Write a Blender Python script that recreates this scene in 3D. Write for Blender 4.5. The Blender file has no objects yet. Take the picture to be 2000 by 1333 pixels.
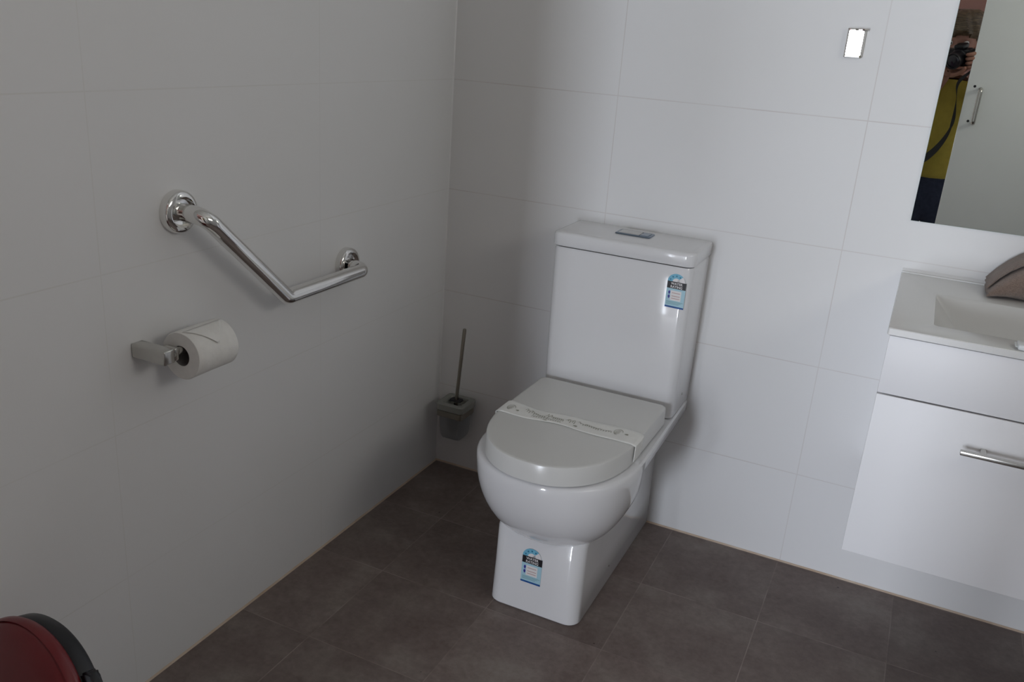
import bpy, bmesh, math, random
from mathutils import Vector, Matrix, Euler

S = bpy.context.scene
COL = S.collection
PI = math.pi

# ---------------------------------------------------------------- camera
cam = bpy.data.cameras.new('camera'); cam_ob = bpy.data.objects.new('camera', cam); COL.objects.link(cam_ob)
cam.sensor_width = 36.0; cam.lens = 1712.43 / 2000 * 36.0
cam.clip_start = 0.02; cam.clip_end = 60
cam_ob.location = (1.21689627, -2.18941684, 1.30172191)
cam_ob.rotation_euler = (1.22923568, -0.0698738882, 0.446769676)
S.camera = cam_ob
cam_ob['kind'] = 'structure'

# ---------------------------------------------------------------- world and lights
w = bpy.data.worlds.new('world'); S.world = w; w.use_nodes = True
w.node_tree.nodes['Background'].inputs[0].default_value = (0.62, 0.75, 1.0, 1)
w.node_tree.nodes['Background'].inputs[1].default_value = 0.6

def area(name, loc, rot, sx, sy, power, color):
    l = bpy.data.lights.new(name, 'AREA'); l.shape = 'RECTANGLE'; l.size = sx; l.size_y = sy
    l.energy = power; l.color = color
    o = bpy.data.objects.new(name, l); o.location = loc; o.rotation_euler = rot; COL.objects.link(o); return o
# daylight through the far window of the outer room, seen through the open doorway
area('daylight_far_window', (0.41, -6.62, 0.80), (PI/2, 0, 0), 0.44, 1.5, 110, (0.84, 0.90, 1.0))
area('added_wide_fill', (-0.70, -6.62, 0.80), (PI/2, 0, 0), 1.0, 1.5, 98, (0.86, 0.91, 1.0))  # added fill lamp, brightens the right side through the doorway
# daylight through the high window in the right wall
area('daylight_high_window', (2.58, -1.35, 1.85), (0, PI/2, 0), 0.55, 0.95, 7, (1.0, 0.95, 0.85))

S.view_settings.view_transform = 'Standard'
S.view_settings.look = 'None'
S.view_settings.exposure = 0.0
S.view_settings.gamma = 1.0
S.view_settings.use_curve_mapping = False

# ---------------------------------------------------------------- materials
def mat(name, color, rough=0.5, metal=0.0, spec=0.5, coat=0.0, trans=0.0, sheen=0.0, sss=0.0):
    m = bpy.data.materials.new(name); m.use_nodes = True
    b = m.node_tree.nodes['Principled BSDF']
    b.inputs['Base Color'].default_value = (*color, 1); b.inputs['Roughness'].default_value = rough
    b.inputs['Metallic'].default_value = metal; b.inputs['Specular IOR Level'].default_value = spec
    b.inputs['Coat Weight'].default_value = coat; b.inputs['Transmission Weight'].default_value = trans
    b.inputs['Sheen Weight'].default_value = sheen
    b.inputs['Subsurface Weight'].default_value = sss
    return m

class N:
    def __init__(s, m): s.m = m; s.t = m.node_tree; s.b = s.t.nodes['Principled BSDF']
    def node(s, typ, **kw):
        n = s.t.nodes.new(typ)
        for k, v in kw.items(): setattr(n, k, v)
        return n
    def link(s, a, b): s.t.links.new(a, b)
    def math(s, op, a, b=None, c=None):
        n = s.node('ShaderNodeMath', operation=op)
        for i, v in enumerate((a, b, c)):
            if v is None: continue
            if isinstance(v, (int, float)): n.inputs[i].default_value = v
            else: s.link(v, n.inputs[i])
        return n.outputs[0]
    def noise(s, scale, detail=3, rough=0.55, vec=None):
        n = s.node('ShaderNodeTexNoise'); n.inputs['Scale'].default_value = scale
        n.inputs['Detail'].default_value = detail; n.inputs['Roughness'].default_value = rough
        if vec is not None: s.link(vec, n.inputs['Vector'])
        return n.outputs['Fac']
    def ramp(s, fac, stops):
        n = s.node('ShaderNodeValToRGB'); s.link(fac, n.inputs[0])
        e = n.color_ramp.elements
        while len(e) < len(stops): e.new(0.5)
        for i, (p, c) in enumerate(stops): e[i].position = p; e[i].color = (*c, 1)
        return n.outputs[0]
    def mix(s, fac, a, b, blend='MIX'):
        n = s.node('ShaderNodeMix', data_type='RGBA', blend_type=blend)
        if isinstance(fac, (int, float)): n.inputs[0].default_value = fac
        else: s.link(fac, n.inputs[0])
        for i, v in ((6, a), (7, b)):
            if isinstance(v, tuple): n.inputs[i].default_value = (*v, 1)
            else: s.link(v, n.inputs[i])
        return n.outputs[2]
    def bump(s, h, strength, dist=0.001):
        n = s.node('ShaderNodeBump'); n.inputs['Strength'].default_value = strength; n.inputs['Distance'].default_value = dist
        s.link(h, n.inputs['Height']); s.link(n.outputs[0], s.b.inputs['Normal'])
    def pos(s):
        g = s.node('ShaderNodeNewGeometry'); x = s.node('ShaderNodeSeparateXYZ'); s.link(g.outputs['Position'], x.inputs[0])
        return g.outputs['Position'], x.outputs

def line_mask(n, coord, off, pitch, half):
    """1 on the joint lines at off + k*pitch, 0 elsewhere"""
    a = n.math('SUBTRACT', coord, off - pitch/2)
    a = n.math('DIVIDE', a, pitch); a = n.math('FRACT', a); a = n.math('SUBTRACT', a, 0.5); a = n.math('ABSOLUTE', a)
    return n.math('LESS_THAN', a, half / pitch)

def wall_tile(name, axis, off, pitch, grout=(0.60, 0.555, 0.535), gk=0.0, gb=0.10):
    m = mat(name, (0.80, 0.80, 0.80), rough=0.45, spec=0.18); n = N(m); p, xyz = n.pos()
    u = xyz[axis]
    v = line_mask(n, u, off, pitch, 0.0011); h = line_mask(n, xyz[2], 0.2632, 0.3, 0.0012)
    g = n.math('MAXIMUM', v, h)
    mott = n.noise(1.3, 2, 0.5, p)
    base = n.ramp(mott, [(0.3, (0.775, 0.775, 0.77)), (0.7, (0.815, 0.815, 0.82))])
    gn = n.noise(5.0, 2, 0.5, p)
    gf = n.math('MULTIPLY', g, n.math('MULTIPLY_ADD', gn, 0.9, gk))
    n.link(n.mix(gf, base, grout), n.b.inputs['Base Color'])
    n.link(n.math('MULTIPLY_ADD', g, 0.2, 0.45), n.b.inputs['Roughness'])
    n.bump(n.math('MULTIPLY', g, -1.0), gb, 0.0006)
    return m
M = {}
M['wall_back'] = wall_tile('white_wall_tile_back', 0, 1.0739, 0.5975)
M['wall_side'] = wall_tile('white_wall_tile_side', 1, -0.5895, 0.5973, (0.70, 0.69, 0.66), -0.10, 0.06)

def floor_tile():
    m = mat('brown_floor_tile', (0.1, 0.08, 0.075), rough=0.45, spec=0.35); n = N(m); p, xyz = n.pos()
    gx = line_mask(n, xyz[0], 0.1912, 0.2929, 0.0012); gy = line_mask(n, xyz[1], -0.3001, 0.2929, 0.0012)
    g = n.math('MAXIMUM', gx, gy)
    # a slightly different tone for every tile
    cx = n.math('FLOOR', n.math('DIVIDE', n.math('SUBTRACT', xyz[0], 0.1912), 0.2929))
    cy = n.math('FLOOR', n.math('DIVIDE', n.math('SUBTRACT', xyz[1], -0.3001), 0.2929))
    cmb = n.node('ShaderNodeCombineXYZ'); n.link(cx, cmb.inputs[0]); n.link(cy, cmb.inputs[1])
    wn = n.node('ShaderNodeTexWhiteNoise'); n.link(cmb.outputs[0], wn.inputs['Vector'])
    sh = n.node('ShaderNodeVectorMath', operation='ADD'); n.link(p, sh.inputs[0])
    sc = n.node('ShaderNodeVectorMath', operation='SCALE'); n.link(wn.outputs['Color'], sc.inputs[0]); sc.inputs['Scale'].default_value = 7.0
    n.link(sc.outputs[0], sh.inputs[1])
    cloud = n.noise(7.0, 6, 0.62, sh.outputs[0])
    fine = n.noise(60.0, 4, 0.7, p)
    base = n.ramp(cloud, [(0.30, (0.150, 0.108, 0.094)), (0.50, (0.195, 0.150, 0.133)), (0.72, (0.275, 0.235, 0.208))])
    base = n.mix(0.16, base, n.ramp(fine, [(0.35, (0.06, 0.05, 0.045)), (0.65, (0.34, 0.31, 0.29))]))
    tone = n.math('MULTIPLY_ADD', wn.outputs['Value'], 0.16, 0.92)
    vm = n.node('ShaderNodeVectorMath', operation='SCALE'); n.link(base, vm.inputs[0]); n.link(tone, vm.inputs['Scale'])
    # dark pits and a few pale chips
    vo = n.node('ShaderNodeTexVoronoi'); vo.inputs['Scale'].default_value = 17.0; n.link(p, vo.inputs['Vector'])
    pick = n.math('GREATER_THAN', n.node('ShaderNodeSeparateColor').outputs[0] if False else vo.outputs['Distance'], 99)
    sepc = n.node('ShaderNodeSeparateColor'); n.link(vo.outputs['Color'], sepc.inputs[0])
    few = n.math('GREATER_THAN', sepc.outputs[0], 0.80)
    dot = n.math('MULTIPLY', few, n.math('LESS_THAN', vo.outputs['Distance'], 0.045))
    col = n.mix(n.math('MULTIPLY', dot, 0.75), vm.outputs[0], (0.03, 0.022, 0.018))
    few2 = n.math('LESS_THAN', sepc.outputs[1], 0.05)
    dot2 = n.math('MULTIPLY', few2, n.math('LESS_THAN', vo.outputs['Distance'], 0.06))
    col = n.mix(n.math('MULTIPLY', dot2, 0.5), col, (0.42, 0.42, 0.40))
    gn = n.noise(9.0, 2, 0.5, p)
    gf = n.math('MULTIPLY', g, n.ramp(gn, [(0.4, (0.15,)*3), (0.62, (0.75,)*3)]))
    col = n.mix(gf, col, (0.33, 0.28, 0.25))
    n.link(col, n.b.inputs['Base Color'])
    n.link(n.math('MULTIPLY_ADD', fine, 0.25, 0.36), n.b.inputs['Roughness'])
    hh = n.math('ADD', n.math('MULTIPLY', g, -1.0), n.math('MULTIPLY', fine, 0.25))
    n.bump(hh, 0.3, 0.0006)
    return m
M['floor'] = floor_tile()

def noisy(name, c0, c1, scale, rough=0.5, bump=0.0, **kw):
    m = mat(name, c0, rough=rough, **kw); n = N(m); p, _ = n.pos()
    f = n.noise(scale, 4, 0.6, p)
    n.link(n.ramp(f, [(0.3, c0), (0.7, c1)]), n.b.inputs['Base Color'])
    if bump: n.bump(f, bump, 0.002)
    return m

M['ceiling'] = noisy('white_ceiling_paint', (0.78, 0.78, 0.76), (0.82, 0.82, 0.8), 3, 0.9)
M['plaster'] = noisy('outer_room_plaster', (0.16, 0.085, 0.075), (0.21, 0.12, 0.10), 2, 0.9)
M['outer_floor'] = noisy('outer_room_floor', (0.50, 0.47, 0.43), (0.56, 0.53, 0.49), 4, 0.6)
M['outer_white'] = noisy('outer_room_pale_paint', (0.66, 0.64, 0.60), (0.70, 0.68, 0.64), 2, 0.9)
M['silicone'] = noisy('ochre_stained_silicone', (0.50, 0.36, 0.25), (0.66, 0.56, 0.46), 9, 0.5)
M['silicone_white'] = mat('white_silicone', (0.78, 0.78, 0.78), 0.35)
M['ceramic'] = noisy('white_glazed_ceramic', (0.77, 0.77, 0.78), (0.80, 0.80, 0.81), 1.5, 0.09, coat=0.3)
M['seat'] = noisy('white_seat_plastic', (0.69, 0.69, 0.67), (0.71, 0.71, 0.69), 2, 0.22)
M['gap'] = mat('dark_gap_fill', (0.10, 0.095, 0.09), 0.8)  # dark colour for gaps and hinges; paints the shade under the seat lid
M['chrome'] = noisy('polished_chrome', (0.76, 0.75, 0.73), (0.82, 0.81, 0.79), 2, 0.055, metal=1.0)
M['chrome_dull'] = noisy('satin_chrome', (0.52, 0.51, 0.48), (0.58, 0.57, 0.54), 3, 0.22, metal=1.0)
M['chrome_dark'] = noisy('dull_bronze_chrome', (0.28, 0.26, 0.22), (0.34, 0.31, 0.26), 4, 0.28, metal=1.0)
M['paper'] = noisy('tissue_paper', (0.80, 0.79, 0.76), (0.85, 0.84, 0.81), 60, 0.95, bump=0.25)
M['cardboard'] = noisy('grey_cardboard', (0.17, 0.16, 0.155), (0.24, 0.22, 0.21), 30, 0.9)
M['band'] = noisy('white_paper_band', (0.84, 0.84, 0.81), (0.90, 0.90, 0.87), 25, 0.8)
M['ink'] = mat('olive_grey_ink', (0.13, 0.13, 0.10), 0.7)
M['ink_soft'] = mat('pale_olive_ink', (0.34, 0.34, 0.28), 0.7)
M['frost'] = mat('frosted_glass', (0.72, 0.74, 0.75), 0.38, trans=0.82)
M['frost'].node_tree.nodes['Principled BSDF'].inputs['IOR'].default_value = 1.25
M['frost_rim'] = mat('clear_glass_rim', (0.55, 0.56, 0.52), 0.25, trans=0.6)
M['mirror'] = mat('mirror_silver', (0.95, 0.98, 0.95), 0.0, metal=1.0)
M['mirror_edge'] = mat('mirror_glass_edge', (0.45, 0.52, 0.48), 0.15)
M['vanity'] = noisy('white_gloss_cabinet', (0.795, 0.795, 0.81), (0.82, 0.82, 0.835), 1.2, 0.45, spec=0.35)
M['basin'] = noisy('white_basin_gloss', (0.73, 0.73, 0.72), (0.76, 0.76, 0.75), 1.5, 0.22)
M['towel'] = None
m = mat('brown_towelling', (0.2, 0.13, 0.1), 1.0, sheen=0.4); n = N(m); p, _ = n.pos()
f = n.noise(420, 3, 0.7, p); f2 = n.noise(18, 3, 0.6, p)
c = n.ramp(f, [(0.3, (0.14, 0.095, 0.075)), (0.7, (0.36, 0.26, 0.21))]); c = n.mix(0.35, c, n.ramp(f2, [(0.3, (0.15, 0.11, 0.09)), (0.7, (0.33, 0.24, 0.19))]))
n.link(c, n.b.inputs['Base Color']); n.bump(f, 0.9, 0.004); M['towel'] = m
M['red'] = noisy('dark_red_plastic', (0.15, 0.010, 0.014), (0.18, 0.014, 0.018), 3, 0.3)
M['black'] = noisy('black_plastic', (0.004, 0.004, 0.007), (0.007, 0.007, 0.010), 5, 0.4)
M['black_rubber'] = mat('black_rubber', (0.02, 0.02, 0.02), 0.75)
M['glass_lens'] = mat('lens_glass', (0.01, 0.01, 0.02), 0.03, coat=1.0)
M['skin'] = noisy('skin', (0.30, 0.14, 0.10), (0.36, 0.18, 0.125), 14, 0.5, sss=0.05)
M['lips'] = mat('lips', (0.38, 0.13, 0.11), 0.4)
M['eye_white'] = mat('eye_white', (0.7, 0.68, 0.65), 0.15); M['iris'] = mat('iris_brown', (0.03, 0.018, 0.01), 0.1)
m = mat('dark_brown_hair', (0.06, 0.04, 0.025), 0.45); n = N(m); p, _ = n.pos()
mp = n.node('ShaderNodeMapping'); mp.inputs['Scale'].default_value = (14, 14, 70); n.link(p, mp.inputs[0])
f = n.noise(3.0, 4, 0.6, mp.outputs[0]); n.link(n.ramp(f, [(0.3, (0.03, 0.02, 0.012)), (0.72, (0.17, 0.115, 0.06))]), n.b.inputs['Base Color']); n.bump(f, 0.6, 0.004); M['hair'] = m
M['yellow'] = noisy('mustard_yellow_cotton', (0.29, 0.22, 0.03), (0.36, 0.275, 0.04), 30, 0.9, bump=0.2)
M['denim'] = noisy('dark_navy_denim', (0.010, 0.014, 0.032), (0.020, 0.027, 0.052), 60, 0.9, bump=0.2)
M['shoe'] = mat('dark_shoe_leather', (0.03, 0.025, 0.022), 0.5)
M['door_white'] = noisy('white_painted_door', (0.86, 0.88, 0.87), (0.89, 0.91, 0.90), 2, 0.4)
M['white_trim'] = mat('white_trim_paint', (0.75, 0.75, 0.74), 0.45)
M['soap'] = noisy('white_soap_wrapper', (0.74, 0.77, 0.78), (0.80, 0.82, 0.83), 30, 0.25)
M['s_blue'] = mat('label_sky_blue', (0.18, 0.50, 0.68), 0.35)
M['s_pale'] = mat('label_pale_blue', (0.42, 0.66, 0.76), 0.35)
M['s_teal'] = mat('label_teal', (0.22, 0.42, 0.46), 0.35)
M['s_navy'] = mat('label_navy_blue', (0.01, 0.09, 0.32), 0.35)
M['s_black'] = mat('label_black', (0.012, 0.010, 0.014), 0.35)
M['s_white'] = mat('label_white', (0.82, 0.80, 0.80), 0.35)
M['s_star'] = mat('label_star_blue', (0.01, 0.17, 0.32), 0.35)
M['s_purple'] = mat('label_indigo', (0.05, 0.05, 0.38), 0.35)
M['s_pink'] = mat('label_dusty_pink', (0.52, 0.32, 0.30), 0.35)

# ---------------------------------------------------------------- mesh helpers
def link(name, me, m, parent=None, smooth=True, kind=None, label=None):
    o = bpy.data.objects.new(name, me); COL.objects.link(o)
    mats = m if isinstance(m, (list, tuple)) else [m]
    for mm in mats: me.materials.append(mm)
    if smooth:
        for p in me.polygons: p.use_smooth = True
        if hasattr(me, 'set_sharp_from_angle'): me.set_sharp_from_angle(angle=math.radians(40))
    if parent is not None:
        o.parent = parent
    if kind: o['kind'] = kind
    if label: o['label'] = label
    return o
def from_bm(name, bm, m, parent=None, **kw):
    bmesh.ops.recalc_face_normals(bm, faces=bm.faces)
    me = bpy.data.meshes.new(name); bm.to_mesh(me); bm.free()
    if parent is not None:   # world-space geometry under a moved Empty
        me.transform(Matrix.Translation(-parent_world(parent)))
    return link(name, me, m, parent, **kw)
def parent_world(o):
    v = Vector(o.location); q = o.parent
    while q is not None: v += Vector(q.location); q = q.parent
    return v
def thing(name, loc, label, cat, group=None):
    o = bpy.data.objects.new(name, None); o.empty_display_size = 0.05; COL.objects.link(o)
    o.location = loc; o['label'] = label; o['category'] = cat
    if group: o['group'] = group
    return o
def tag(o, label, cat, group=None):
    o['label'] = label; o['category'] = cat
    if group: o['group'] = group
    return o

def bm_box(bm, lo, hi, bevel=0.0, seg=3):
    vs = [bm.verts.new((x, y, z)) for x in (lo[0], hi[0]) for y in (lo[1], hi[1]) for z in (lo[2], hi[2])]
    idx = [(0,1,3,2),(4,6,7,5),(0,4,5,1),(2,3,7,6),(0,2,6,4),(1,5,7,3)]
    fs = [bm.faces.new([vs[i] for i in f]) for f in idx]
    if bevel:
        es = list({e for f in fs for e in f.edges})
        bmesh.ops.bevel(bm, geom=es, offset=bevel, segments=seg, affect='EDGES', profile=0.5)
    return fs
def box(name, lo, hi, m, parent=None, bevel=0.0, seg=3, **kw):
    bm = bmesh.new(); bm_box(bm, lo, hi, bevel, seg); return from_bm(name, bm, m, parent, **kw)
def loft(bm, rings, cap=(True, True), closed=False):
    R = [[bm.verts.new(p) for p in r] for r in rings]
    nn = len(R[0]); k = len(R)
    for i in range(k if closed else k-1):
        a, b = R[i], R[(i+1) % k]
        for j in range(nn): bm.faces.new((a[j], a[(j+1) % nn], b[(j+1) % nn], b[j]))
    if not closed:
        if cap[0]: bm.faces.new(R[0])
        if cap[1]: bm.faces.new(R[-1])
    return R
def fillet_path(pts, rad, seg=10):
    """round the inner corners of a polyline"""
    out = [Vector(pts[0])]
    for i in range(1, len(pts)-1):
        p, a, b = Vector(pts[i]), Vector(pts[i-1]), Vector(pts[i+1])
        r = rad[i-1] if isinstance(rad, (list, tuple)) else rad
        u, v = (a-p).normalized(), (b-p).normalized(); ang = u.angle(v)
        t = min(r / math.tan(ang/2), (a-p).length*0.48, (b-p).length*0.48); rr = t*math.tan(ang/2)
        c = p + (u+v).normalized() * (rr / math.sin(ang/2)); s, e = p+u*t-c, p+v*t-c; tot = s.angle(e)
        for k in range(seg+1):
            f = k/seg; out.append(c + (s*math.sin((1-f)*tot) + e*math.sin(f*tot))/math.sin(tot))
    out.append(Vector(pts[-1])); return out
def tube(bm, path, r, seg=20, cap=(True, True)):
    path = [Vector(p) for p in path]; rings = []; up = None
    for i, p in enumerate(path):
        t = ((path[min(i+1, len(path)-1)] - p).normalized() + (p - path[max(i-1, 0)]).normalized())
        if t.length < 1e-6: t = path[min(i+1, len(path)-1)] - path[max(i-1, 0)]
        t.normalize()
        if up is None: up = t.orthogonal().normalized()
        up = (up - t*up.dot(t)).normalized(); s = t.cross(up)
        rr = r[i] if isinstance(r, (list, tuple)) else r
        rings.append([p + (up*math.cos(a) + s*math.sin(a))*rr for a in (2*PI*k/seg for k in range(seg))])
    loft(bm, rings, cap); return rings
def lathe(bm, prof, origin, axis, seg=40):
    """prof: list of (distance along axis, radius)"""
    a = Vector(axis).normalized(); u = a.orthogonal().normalized(); v = a.cross(u); o = Vector(origin)
    rings = [[o + a*h + (u*math.cos(t) + v*math.sin(t))*max(rr, 1e-5) for t in (2*PI*k/seg for k in range(seg))] for h, rr in prof]
    loft(bm, rings); 
def prism(bm, pts, lo, hi, axis=2):
    """flat outline pts (2D) extruded between lo and hi along axis"""
    def P(a, h):
        if axis == 2: return (a[0], a[1], h)
        if axis == 1: return (a[0], h, a[1])
        return (h, a[0], a[1])
    loft(bm, [[P(a, lo) for a in pts], [P(a, hi) for a in pts]])
def rrect(cx, cy, hx, hy, r, k=6):
    out = []
    for sx, sy, a0 in ((1,1,0),(-1,1,PI/2),(-1,-1,PI),(1,-1,1.5*PI)):
        for i in range(k+1):
            a = a0 + PI/2*i/k; out.append((cx+sx*(hx-r)+r*math.cos(a), cy+sy*(hy-r)+r*math.sin(a)))
    return out

# ================================================================ the room
RX, FY0, FY1, CH = 2.42, -2.36, -2.27, 2.45
def struct(name, lo, hi, m, **kw): return box(name, lo, hi, m, kind='structure', smooth=False, **kw)
struct('floor', (-0.15, FY1, -0.1), (RX+0.15, 0.15, 0.0), M['floor'])
struct('wall_left', (-0.15, -2.36, 0.0), (0.0, 0.15, CH), M['wall_side'])
struct('wall_back', (0.0, 0.0, 0.0), (RX, 0.15, CH), M['wall_back'])
hw0, hw1, hz0_, hz1_ = -1.85, -0.85, 1.55, 2.15
bm = bmesh.new()
bm_box(bm, (RX, -2.36, 0), (RX+0.15, hw0, CH)); bm_box(bm, (RX, hw1, 0), (RX+0.15, 0.15, CH)); bm_box(bm, (RX, hw0, 0), (RX+0.15, hw1, hz0_)); bm_box(bm, (RX, hw0, hz1_), (RX+0.15, hw1, CH))
from_bm('wall_right', bm, M['wall_side'], kind='structure', smooth=False)
# front wall with the doorway
OX0, OX1, OZ = 0.37, 1.62, 2.08
bm = bmesh.new()
bm_box(bm, (0.0, FY0, 0.0), (OX0, FY1, CH)); bm_box(bm, (OX1, FY0, 0.0), (RX, FY1, CH)); bm_box(bm, (OX0, FY0, OZ), (OX1, FY1, CH))
from_bm('wall_front', bm, M['wall_back'], kind='structure', smooth=False)
struct('ceiling', (-0.15, FY0, CH), (RX+0.15, 0.15, CH+0.1), M['ceiling'])

# silicone beads at the foot of the tiled walls and up the corner
bm = bmesh.new(); prism(bm, [(0.0005, 0.0), (0.004, 0.0), (0.0005, 0.004)], -2.27, -0.004, axis=1); 
from_bm('trim_1', bm, M['silicone'], kind='structure', smooth=False)
bm = bmesh.new(); prism(bm, [(-0.0005, 0.0), (-0.004, 0.0), (-0.0005, 0.004)], 0.0, RX, axis=0)
from_bm('trim_2', bm, M['silicone'], kind='structure', smooth=False)
bm = bmesh.new(); prism(bm, [(0.0, 0.0), (0.003, 0.0), (0.0, -0.003)], 0.006, CH, axis=2)
from_bm('trim_3', bm, M['silicone_white'], kind='structure', smooth=False)

# outer room beyond the doorway
struct('floor_outer', (-1.5, -6.55, -0.1), (4.0, FY1, -0.002), M['outer_floor'])
struct('wall_outer_left', (-1.65, -6.7, 0.0), (-1.5, FY0, 2.6), M['outer_white'])
struct('wall_outer_right', (3.0, -6.7, 0.0), (3.15, FY0, 2.6), M['outer_white'])
struct('ceiling_outer', (-1.65, -6.7, 2.6), (4.15, FY0, 2.7), M['plaster'])
bm = bmesh.new()
bm_box(bm, (-1.5, FY0, 0), (-0.15, FY0+0.05, 2.6)); bm_box(bm, (RX+0.15, FY0, 0), (3.0, FY0+0.05, 2.6))
from_bm('wall_outer_front', bm, M['plaster'], kind='structure', smooth=False)
wz0, wz1 = 0.03, 1.57
bm = bmesh.new()
for a, b in ((-1.5, -1.22), (-0.18, 0.16), (0.66, 4.0)): bm_box(bm, (a, -6.7, 0), (b, -6.55, 2.6))
for a, b in ((-1.22, -0.18), (0.16, 0.66)):
    bm_box(bm, (a, -6.7, 0), (b, -6.55, wz0)); bm_box(bm, (a, -6.7, wz1), (b, -6.55, 2.6))
from_bm('wall_outer_back', bm, M['plaster'], kind='structure', smooth=False)
# frames of the far window and of the opening added for the wide fill
for nm, wx0, wx1 in (('window_1', 0.16, 0.66), ('added_fill_frame', -1.22, -0.18)):
    bm = bmesh.new()
    bm_box(bm, (wx0, -6.6, wz0), (wx0+0.03, -6.56, wz1)); bm_box(bm, (wx1-0.03, -6.6, wz0), (wx1, -6.56, wz1))
    bm_box(bm, (wx0+0.03, -6.6, wz0), (wx1-0.03, -6.56, wz0+0.03)); bm_box(bm, (wx0+0.03, -6.6, wz1-0.03), (wx1-0.03, -6.56, wz1))
    from_bm(nm, bm, M['white_trim'], kind='structure', smooth=False)

# sliding door leaf, seen in the mirror, with its pull handle
door = box('door_1', (1.298, -2.236, 0.012), (2.21, -2.198, 2.1), M['door_white'], bevel=0.002, seg=2, kind='structure')
bm = bmesh.new()
hx, hz0, hz1 = 1.352, 1.052, 1.212
tube(bm, fillet_path([(hx, -2.199, hz0+0.01), (hx, -2.150, hz0+0.01), (hx, -2.150, hz1-0.01), (hx, -2.199, hz1-0.01)], 0.012), 0.009, 16)
from_bm('door_handle', bm, M['chrome_dull'], door)
bm = bmesh.new()
lathe(bm, [(0, 0.0001), (0, 0.0055), (0.0012, 0.0048), (0.0012, 0.0001)], (1.328, -2.198, 1.2115), (0, 1, 0), 20)
from_bm('screw_hole', bm, M['black'], door, label='small dark screw hole')
bm = bmesh.new()
lathe(bm, [(0, 0.0001), (0, 0.0055), (0.0012, 0.0048), (0.0012, 0.0001)], (1.333, -2.198, 1.067), (0, 1, 0), 20)
from_bm('screw_hole', bm, M['black'], door, label='small dark screw hole')
struct('trim_4', (0.4, -2.262, 2.1), (2.4, -2.19, 2.16), M['white_trim'])

# ================================================================ toilet
TX = 0.585
toilet = thing('toilet', (TX, 0.0, 0.0), 'white close-coupled toilet with closed lid standing against the back wall', 'toilet')
def body_ring(z, hw, yf, r, yb=-0.0005, k=7, fl=0.0):
    out = []
    for i in range(k+1):      # front right corner
        a = -PI/2 + PI/2*i/k; out.append((TX+hw-r+r*math.cos(a), yf+r+r*math.sin(a), z))
    out += [(TX+hw, yf*0.75, z), (TX+hw, yf*0.5, z), (TX+hw, yf*0.25, z), (TX+hw, yb, z), (TX, yb, z), (TX-hw, yb, z), (TX-hw, yf*0.25, z), (TX-hw, yf*0.5, z), (TX-hw, yf*0.75, z)]
    for i in range(k+1):
        a = PI + PI/2*i/k; out.append((TX-hw+r+r*math.cos(a), yf+r+r*math.sin(a), z))
    out.append((TX, yf, z))
    if fl: out = [(TX + (x-TX)*(1 + fl*min(1, -y/0.42)/hw), y, zz) for x, y, zz in out]
    return out
bm = bmesh.new()
loft(bm, [body_ring(0.0005, 0.112, -0.556, 0.030), body_ring(0.004, 0.1145, -0.559, 0.032), body_ring(0.10, 0.1125, -0.556, 0.032), body_ring(0.20, 0.112, -0.552, 0.032),
          body_ring(0.26, 0.112, -0.50, 0.04), body_ring(0.315, 0.1135, -0.47, 0.04), body_ring(0.335, 0.120, -0.46, 0.05), body_ring(0.350, 0.135, -0.455, 0.06), body_ring(0.359, 0.155, -0.45, 0.07), body_ring(0.3635, 0.171, -0.48, 0.07, fl=0.008),
          body_ring(0.367, 0.1770, -0.495, 0.07, fl=0.009), body_ring(0.371, 0.1790, -0.505, 0.07, fl=0.010), body_ring(0.394, 0.1790, -0.505, 0.07, fl=0.010), body_ring(0.3985, 0.175, -0.500, 0.07, fl=0.010)])
from_bm('pedestal', bm, M['ceramic'], toilet)

def d_ring(z, hw, yf, yb, ys, rb=0.02, n1=28, n2=6):
    """D outline: straight back part from yb to ys, semi-elliptic front reaching yf"""
    out = []
    e = 2.25
    for i in range(n1+1):
        a = -PI + PI*i/n1; ca, sa = math.cos(a), math.sin(a)
        out.append((TX + hw*math.copysign(abs(ca)**(2/e), ca), ys + (ys-yf)*math.copysign(abs(sa)**(2/e), sa), z))
    out.append((TX+hw, (ys+yb)/2, z))
    for i in range(n2+1):
        a = PI/2*i/n2; out.append((TX+hw-rb+rb*math.cos(a), yb-rb+rb*math.sin(a), z))
    for i in range(n2+1):
        a = PI/2+PI/2*i/n2; out.append((TX-hw+rb+rb*math.cos(a), yb-rb+rb*math.sin(a), z))
    out.append((TX-hw, (ys+yb)/2, z))
    return out
bm = bmesh.new(); rings = []
for i in range(15):
    th = math.radians(3 + 85*i/14); s, dz = math.sin(th), math.cos(th)
    rings.append(d_ring(0.380-0.218*dz, 0.190*s**0.85, -0.440-0.214*s, -0.440+0.065*s, -0.445-0.005*s, rb=0.055*s))
rings.append(d_ring(0.390, 0.190, -0.654, -0.372, -0.450, rb=0.06)); rings.append(d_ring(0.3955, 0.187, -0.651, -0.374, -0.449, rb=0.06)); rings.append(d_ring(0.3988, 0.181, -0.644, -0.378, -0.447, rb=0.058))
loft(bm, rings)
from_bm('bowl', bm, M['ceramic'], toilet)
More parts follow.
